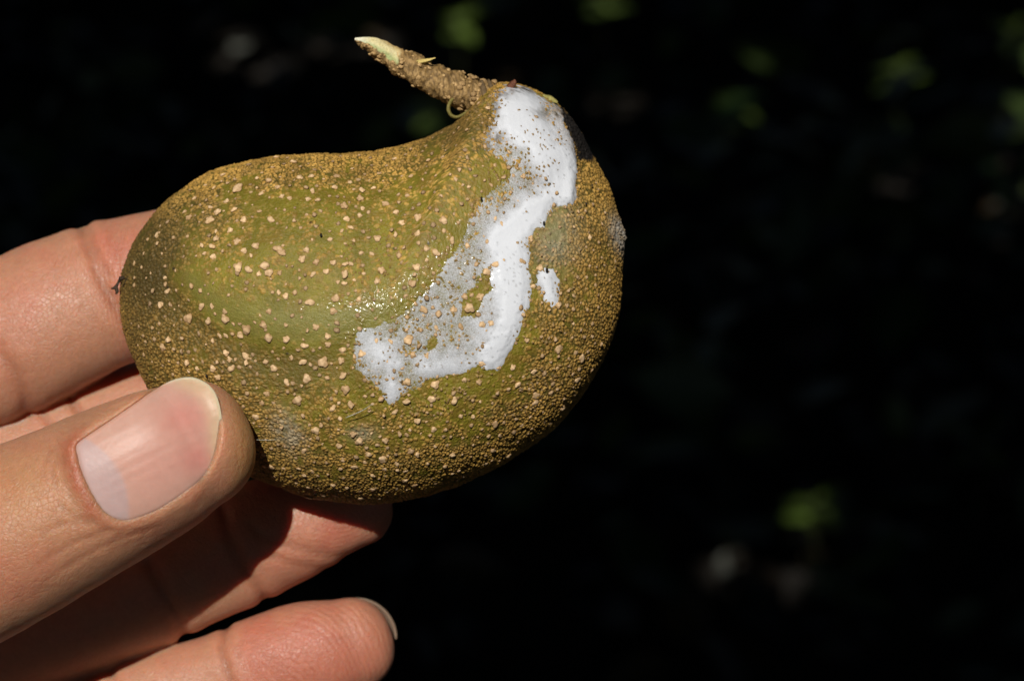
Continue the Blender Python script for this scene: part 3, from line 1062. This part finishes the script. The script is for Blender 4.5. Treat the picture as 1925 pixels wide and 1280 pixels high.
parts = [loft(r, expo=2.0 if k == 'thumb' else 2.15) for k, r in FING.items()]
parts.append(loft([(-1450, 1420, 300, 270, 190), (-1150, 1330, 300, 300, 190), (-900, 1240, 300, 400, 185), (-700, 1190, 310, 430, 170), (-560, 1165, 315, 420, 150)], cap=.22, expo=2.6))
parts.append(loft([(-2500, 1700, 330, 330, 290), (-1900, 1540, 310, 300, 245), (-1400, 1400, 300, 275, 195), (-1150, 1330, 300, 285, 185)], cap=.5))
parts.append(loft([(-1050, 1350, 230, 190, 150), (-850, 1320, 150, 230, 190), (-600, 1260, 60, 200, 170)], cap=.8))
hv, hf = join(parts)
hme = mesh_np('hand_rough', hv * PX, hf)
ho = bpy.data.objects.new('hand_rough', hme)
COL.objects.link(ho)
rm = ho.modifiers.new('r', 'REMESH')
rm.mode = 'VOXEL'
rm.voxel_size = 4.8 * PX
smo = ho.modifiers.new('s', 'SMOOTH')
smo.factor = 0.5
smo.iterations = 22
dg = bpy.context.evaluated_depsgraph_get()
em = bpy.data.meshes.new_from_object(ho.evaluated_get(dg))
bpy.data.objects.remove(ho)
n_ = len(em.vertices)
H = np.empty(n_ * 3, np.float32)
em.vertices.foreach_get('co', H)
H = H.reshape(-1, 3).astype(float) / PX
HN = np.empty(n_ * 3, np.float32)
em.vertices.foreach_get('normal', HN)
HN = HN.reshape(-1, 3).astype(float)

# nearest finger spine for every vertex
spines = {k: catmull(r, 60) for k, r in FING.items()}
fid = np.full(n_, -1)
best = np.full(n_, 1e9)
along = np.zeros(n_)
names = list(FING)
for q, k in enumerate(names):
    s = spines[k]
    ext = s[-1, :3] + (s[-1, :3] - s[-2, :3]) / np.linalg.norm(s[-1, :3] - s[-2, :3]) * np.linspace(8, 90, 8)[:, None]
    c = np.vstack([s[:, :3], ext])
    rr_ = np.append(s[:, 3], np.full(8, s[-1, 3]))
    tt = np.linspace(0, 1, len(c))
    for i in range(len(c)):
        dd = np.linalg.norm(H - c[i], axis=1) / rr_[i]
        nn = dd < best
        best = np.where(nn, dd, best)
        fid = np.where(nn, q, fid)
        along = np.where(nn, tt[i], along)
HU, HV = H[:, 0], H[:, 1]
facing = -HN[:, 2]                     # + = towards the lens side

disp = np.zeros(n_)
redl = np.zeros(n_)


def crease(finger, pts, w, depth, dark=.5):
    global disp, redl
    m = (fid == names.index(finger)) & (facing > -.2)
    i = np.where(m)[0]
    dd, side, arc = line_dist(HU[i] + 5 * (fbm(H[i], 14, 2, 3) - .5), HV[i] + 5 * (fbm(H[i], 14, 2, 4) - .5), catmull(pts, 24))
    g_ = np.exp(-(dd / w) ** 2)
    disp[i] -= depth * g_ - .35 * depth * np.exp(-((dd - 2.6 * w) / (1.6 * w)) ** 2)
    redl[i] = np.maximum(redl[i], dark * np.exp(-(dd / (w * 1.3)) ** 2))


crease('index', [(150, 420), (166, 460), (185, 515), (212, 565), (236, 600), (256, 640)], 11, 7, .35)
crease('index', [(168, 430), (182, 470), (205, 520)], 7, 3, .15)
crease('index', [(-20, 640), (20, 690), (45, 740), (50, 775)], 12, 4, .4)
crease('index', [(-260, 600), (-240, 720), (-200, 850)], 14, 8, .4)
crease('middle', [(118, 735), (140, 760), (162, 790), (190, 850)], 8, 5, .5)
crease('middle', [(72, 770), (92, 795), (108, 830)], 8, 4, .4)
crease('ring', [(418, 960), (432, 1010), (452, 1060), (486, 1105), (500, 1130)], 10, 5, .5)
crease('ring', [(470, 985), (500, 1010), (560, 1030), (640, 1045), (700, 1030)], 9, 2.5, .2)
crease('ring', [(500, 1040), (560, 1060), (620, 1070)], 8, 2.2, .2)
crease('ring', [(280, 1060), (300, 1100), (330, 1160), (345, 1190)], 10, 7, .4)
crease('little', [(426, 1170), (418, 1205), (421, 1240), (438, 1290), (450, 1340)], 7, 4, .5)
crease('little', [(205, 1240), (215, 1300), (235, 1370)], 9, 6, .3)
# fingertip pads swell between the creases
pad = np.zeros(n_)
for nm, cu, cv, ru, rv in [('index', 300, 520, 120, 120), ('little', 560, 1245, 130, 100), ('ring', 600, 985, 120, 90), ('middle', 40, 840, 90, 90), ('index', 60, 620, 110, 130)]:
    m = fid == names.index(nm)
    pad += m * np.clip(facing, 0, 1) * np.exp(-((HU - cu) / ru) ** 2 - ((HV - cv) / rv) ** 2)
disp += 7 * pad

# ---- thumb nail
NAIL = catmull([(143, 842), (152, 884), (172, 930), (196, 964), (228, 979), (262, 973), (300, 957), (345, 928), (382, 897), (404, 858), (413, 815),
                (412, 775), (402, 742), (384, 722), (356, 712), (322, 718), (286, 738), (246, 765), (204, 794), (168, 818), (148, 832)] + [(143, 842)], 160)[:-1]
TH = spines['thumb']


def thumb_surf(uu, vv_, off=0.0):
    """smooth nail-plate surface over the thumb's front"""
    s = TH[20:]
    dirv = s[-1, :2] - s[-18, :2]
    dirv /= np.linalg.norm(dirv)
    pr = (uu - 358) * dirv[0] + (vv_ - 838) * dirv[1]          # along, 0 at the last ring
    wv = -(uu - 358) * dirv[1] + (vv_ - 838) * dirv[0]         # across, + = down
    srt = (s[:, 0] - 358) * dirv[0] + (s[:, 1] - 838) * dirv[1]
    dsp = np.interp(pr, srt, s[:, 2])
    rwv = np.interp(pr, srt, s[:, 3])
    rdv = np.interp(pr, srt, s[:, 4])
    q = np.clip(np.abs(wv + 18) / (rwv * 1.18), 0, .985)
    z = dsp - rdv * 1.0 * (1 - q ** 2.1) ** (1 / 2.1)
    z = z + 26 * sm(-40, 75, pr) ** 1.6                          # droops towards the tip
    return z - off, pr, wv


ti = np.where((fid == names.index('thumb')) & (facing > -.1) & (HU > 60))[0]
nsd = sdpoly(HU[ti], HV[ti], NAIL)
nsd_w = nsd + 9 * (fbm(H[ti], 15, 3, 29) - .5)
zs, pr, wv = thumb_surf(HU[ti], HV[ti])
H2 = H + HN * disp[:, None]
zcur = H2[ti, 2]
inside = sm(7, -13, nsd)
znew = np.where(nsd < 8, np.maximum(zcur, zs + 6), zcur)
znew = zcur * (1 - inside) + znew * inside
# nail folds: skin meets the plate and rolls up round its base and sides
prox = 1 - sm(-50, 45, pr)
ring_ = sm(60, 4, nsd_w) * sm(-10, 4, nsd)
target = zs - 3.5
znew = znew * (1 - ring_ * prox) + np.minimum(znew, target) * ring_ * prox
fold = prox * np.exp(-((nsd_w - 15) / 10) ** 2) * sm(0, 6, nsd) * (.4 + 1.2 * fbm(H[ti], 22, 2, 31))
znew = znew - 2.5 * fold
groove = prox * np.exp(-((nsd - 36) / 8) ** 2) * sm(190, 120, HU[ti])
znew = znew + 2.5 * groove
H2[ti, 2] = znew
redl[ti] = np.maximum(redl[ti], 1.1 * prox * np.exp(-((nsd_w - 10) / 18) ** 2) * (.3 + 1.2 * fbm(H[ti], 17, 3, 32)) * sm(215, 120, HU[ti] - .25 * (HV[ti] - 900)))
redl[ti] = np.maximum(redl[ti], .25 * prox * np.exp(-(nsd / 5) ** 2))

# fine folds running back from the nail's lower corner
for pts in ([(262, 992), (200, 1000), (120, 1030), (40, 1085)], [(300, 985), (230, 1012), (150, 1050), (60, 1110)], [(190, 985), (130, 965), (90, 920)],
            [(176, 985), (120, 985), (60, 1010)], [(130, 840), (105, 860), (100, 900), (125, 945)], [(118, 830), (88, 865), (85, 905)]):
    dd, _, arc = line_dist(HU[ti] + 8 * (fbm(H[ti], 18, 2, 6) - .5), HV[ti] + 8 * (fbm(H[ti], 18, 2, 7) - .5), catmull(pts, 30))
    H2[ti, 2] += 1.8 * np.exp(-(dd / 6) ** 2) * sm(1, .6, arc) * sm(0, .1, arc) * (nsd > 6)
    redl[ti] = np.maximum(redl[ti], .16 * np.exp(-(dd / 8) ** 2) * (nsd > 4))
H2 = H2 + HN * (3.0 * (fbm(H, 60, 2, 14) - .5) + .8 * (fbm(H, 9, 2, 15) - .5))[:, None]

# ---- skin colouring (pigment: flushed joints and tips, sallow patches)
n1 = fbm(H, 70, 3, 41)
n2 = fbm(H, 16, 2, 42)
colr = lerp((0.44, 0.212, 0.128), (0.50, 0.255, 0.158), n1)
pink = np.clip(1.5 * (n1 - .5), 0, .5)
m_ = fid == names.index('little')
pink += m_ * (.85 * np.exp(-((HU - 570) / 120) ** 2 - ((HV - 1240) / 60) ** 2) + .3 * sm(430, 470, HU))
m_ = fid == names.index('ring')
pink += m_ * .35 * sm(440, 560, HU)
m_ = fid == names.index('index')
pink += m_ * (.6 * np.exp(-((HU - 250) / 60) ** 2 - ((HV - 500) / 80) ** 2) + .3 * np.exp(-((HU - 20) / 60) ** 2 - ((HV - 600) / 80) ** 2))
m_ = fid == names.index('thumb')
pink += m_ * .35 * np.exp(-((HU - 300) / 70) ** 2 - ((HV - 1000) / 30) ** 2)
colr = lerp(colr, (0.46, 0.145, 0.095), np.clip(pink, 0, .75))
sal = m_ * np.clip(.15 + .8 * sm(410, 470, HU) + .45 * np.exp(-((HU - 40) / 110) ** 2 - ((HV - 930) / 70) ** 2), 0, 1)
colr = lerp(colr, (0.42, 0.22, 0.07), sal * .7)
colr = lerp(colr, (0.36, 0.11, 0.055), np.clip(redl, 0, 1))
colr = colr * (0.93 + .14 * n2)[:, None]
f1d, _, cd_ = voronoi(H, 30, 5)
colr = lerp(colr, (0.30, 0.15, 0.08), (cd_ < .10) * (1 - sm(.05, .14, f1d)) * .5)

# ---- fingerprint ridges: a phase that loops round each pad
phase = np.zeros(n_)
amt = np.zeros(n_)


def prints(nm, cu, cv, ang, per, region, stretch=1.8):
    m = (fid == names.index(nm)) & (facing > 0)
    c, s = math.cos(R_(ang)), math.sin(R_(ang))
    a, b = (HU - cu) * c + (HV - cv) * s, -(HU - cu) * s + (HV - cv) * c
    ph = np.sqrt((a / stretch) ** 2 + b ** 2) / per * 2 * np.pi
    phase[m] = ph[m]
    amt[m] = np.clip(region(HU[m], HV[m]), 0, 1) * np.clip(facing[m] * 1.3, 0, 1)


prints('little', 440, 1420, -55, 8.2, lambda a, b: sm(500, 580, a), 1.5)
prints('index', 420, 560, 75, 8.5, lambda a, b: sm(170, 220, a), 1.4)
prints('ring', 640, 960, -20, 8.0, lambda a, b: .6 * sm(480, 540, a))
prints('thumb', 250, 900, -25, 8.5, lambda a, b: .7 * sm(425, 455, a))
wav = 9 * (fbm(H, 40, 2, 66) - .5)
phase = phase + wav

hand = bpy.data.objects.new('hand', None)
hand.location = w3((-900.0, 1300.0, 300.0))
COL.objects.link(hand)
hand['label'] = 'bare hand gripping the warty fruit between thumb and fingers'
hand['category'] = 'hand'
HL = np.array(hand.location)
em.name = 'flesh'
em.vertices.foreach_set('co', (w3(H2) - HL).astype(np.float32).ravel())
em.polygons.foreach_set('use_smooth', np.ones(len(em.polygons), bool))
em.update()
attr(em, 'col', colr)
attr(em, 'phase', phase)
attr(em, 'ridge', amt)

sk = Mat('skin')
c0 = sk.attr('col').outputs['Color']
sk.l(sk.mix(0.35, c0, sk.ramp(sk.noise(1500, 4), [(0.3, (.78, .72, .70)), (.7, (1.12, 1.12, 1.12))]), 'MULTIPLY'), sk.b.inputs['Base Color'])
sk.set(Roughness=.47, Specular_IOR_Level=.5, Subsurface_Weight=0.9, Subsurface_Scale=0.0036)
sk.b.inputs['Subsurface Radius'].default_value = (1.0, 0.34, 0.17)
rs = sk.math('MULTIPLY', sk.math('SINE', sk.attr('phase').outputs['Fac']), sk.attr('ridge').outputs['Fac'])
tc = sk.n('TexCoord')
vo = sk.n('TexVoronoi', feature='DISTANCE_TO_EDGE')
vo.inputs['Scale'].default_value = 1500
sk.l(tc.outputs['Object'], vo.inputs['Vector'])
cells = sk.math('MINIMUM', vo.outputs['Distance'], 0.12)
nb = sk.bump(sk.noise(2600, 5, .65), 0.00008, .8)
nb = sk.bump(cells, 0.0005, .55, nb)
wpv = sk.n('VectorMath', operation='ADD')
nzv = sk.n('TexNoise')
nzv.inputs['Scale'].default_value = 220
sk.l(tc.outputs['Object'], nzv.inputs['Vector'])
scv = sk.n('VectorMath', operation='SCALE')
scv.inputs['Scale'].default_value = .0022
sk.l(nzv.outputs['Color'], scv.inputs[0])
sk.l(tc.outputs['Object'], wpv.inputs[0])
sk.l(scv.outputs[0], wpv.inputs[1])
vo2 = sk.n('TexVoronoi', feature='DISTANCE_TO_EDGE')
vo2.inputs['Scale'].default_value = 620
sk.l(wpv.outputs[0], vo2.inputs['Vector'])
nb = sk.bump(sk.math('MINIMUM', vo2.outputs['Distance'], 0.09), 0.0007, .30, nb)
rg = sk.ramp(sk.noise(900, 4), [(.3, (.36, .36, .36)), (.7, (.56, .56, .56))])
sk.l(rg, sk.b.inputs['Roughness'])
nb = sk.bump(rs, 0.000022, .9, nb)
sk.l(nb, sk.b.inputs['Normal'])
obj('flesh', em, sk.m, hand)

# nail plate mesh: rings from outline to centre
def nail_mesh(poly, surf, axis_dir, center, rings=26, lift=1.5):
    poly = poly[:, :2]
    pts, ss = [], []
    for k in range(rings + 1):
        f = 1 - (k / rings) ** 1.0
        pts.append(center + (poly - center) * max(f, 1e-3))
        ss.append(np.full(len(poly), 1 - f))
    pts = np.vstack(pts)
    z = surf(pts[:, 0], pts[:, 1])
    n = len(poly)
    i, j = np.meshgrid(np.arange(rings), np.arange(n), indexing='ij')
    f = np.stack([i * n + j, i * n + (j + 1) % n, (i + 1) * n + (j + 1) % n, (i + 1) * n + j], -1).reshape(-1, 4)
    return pts, z - lift, f, np.concatenate(ss)


cen = np.array([280.0, 848.0])
pts, z, f, ss = nail_mesh(cen + (NAIL[:, :2] - cen) * 1.025, lambda a, b: thumb_surf(a, b)[0], None, cen)
_, pr, wv = thumb_surf(pts[:, 0], pts[:, 1])
z = z + .12 * np.sin(wv / 5.2 + 2 * np.sin(wv / 17))                          # faint long ridges
z = z + 4 * (1 - sm(0, .05, ss)) * sm(30, -10, pr)                            # tucked under the folds
m = len(NAIL)
pr_e = pr
lun = sm(-136, -146, pr + ((wv + 12) / 78.0) ** 2 * 22)                      # the pale half moon
tipb = sm(.045, .02, ss) * sm(-25, 25, pr)                                      # free edge
cc = lerp((0.52, 0.305, 0.245), (0.57, 0.34, 0.275), fbm(np.stack([pts[:, 0], pts[:, 1], 0 * z], -1), 40, 2, 1))
z = z + .10 * np.sin(wv / 3.1)
pk = np.clip(.9 * np.exp(-((pts[:, 0] - 345) / 45) ** 2 - ((pts[:, 1] - 785) / 35) ** 2) + .9 * np.exp(-((pts[:, 0] - 372) / 38) ** 2 - ((pts[:, 1] - 860) / 32) ** 2)
             + .35 * np.exp(-((pts[:, 0] - 290) / 60) ** 2 - ((pts[:, 1] - 880) / 60) ** 2), 0, 1)
cc = lerp(cc, (0.56, 0.24, 0.20), np.clip(pk * .9 + .12, 0, 1))
cc = lerp(cc, (0.47, 0.34, 0.34), lun * .75)
cc = lerp(cc, (0.58, 0.48, 0.26), np.clip(sm(.30, .06, ss) * sm(5, 50, pr), 0, 1) * .42)
cc = lerp(cc, (0.70, 0.64, 0.45), tipb * .7)
cc = lerp(cc, (0.44, 0.20, 0.125), sm(.07, .0, ss) * sm(30, -10, pr) * .8)
# plate thickness: a second shell just below, joined round the rim
nv = len(pts)
top = np.column_stack([pts, z])
bot = np.column_stack([pts, z + 4.5])
rim = np.arange(m)
faces = [list(map(int, q)) for q in f] + [[int(q) + nv for q in r[::-1]] for r in f] + [[int(a), int((a + 1) % m), int((a + 1) % m) + nv, int(a) + nv] for a in rim]
me = mesh_np('thumbnail', w3(np.vstack([top, bot])) - HL, faces)
attr(me, 'col', np.vstack([cc, cc]))
nm_ = Mat('nail')
c0 = nm_.attr('col').outputs['Color']
nm_.l(nm_.mix(.3, c0, nm_.ramp(nm_.noise(700, 3), [(.3, (.85, .82, .82)), (.7, (1.08, 1.08, 1.08))]), 'MULTIPLY'), nm_.b.inputs['Base Color'])
nm_.set(Roughness=.36, Specular_IOR_Level=.15, Subsurface_Weight=.5, Subsurface_Scale=.0015)
nm_.b.inputs['Subsurface Radius'].default_value = (1, .45, .35)
nm_.l(nm_.bump(nm_.noise(1800, 3), .00006, .5), nm_.b.inputs['Normal'])
o = obj('thumbnail', me, nm_.m, hand)
o['label'] = 'pale pink thumbnail with half moon and clipped free edge'

# little finger's nail, seen edge-on beyond the tip
vv = []
for r in np.linspace(30, 93.5, 24):
    for a in np.linspace(-82, -8, 18):
        k = r - 5 * ((a + 45) / 37) ** 2
        vv.append((655 + k * math.cos(R_(a)) * 1.02, 1213 + k * math.sin(R_(a)), 220 + (96 - r) * 1.2))
vv = np.array(vv)
i, j = np.meshgrid(np.arange(23), np.arange(17), indexing='ij')
f = np.stack([i * 18 + j, i * 18 + j + 1, (i + 1) * 18 + j + 1, (i + 1) * 18 + j], -1).reshape(-1, 4)
me = mesh_np('fingernail', w3(vv) - HL, f)
attr(me, 'col', np.tile([[.20, .14, .10]], (len(vv), 1)))
o = obj('fingernail', me, nm_.m, hand)
so = o.modifiers.new('t', 'SOLIDIFY')
so.thickness = 4 * PX
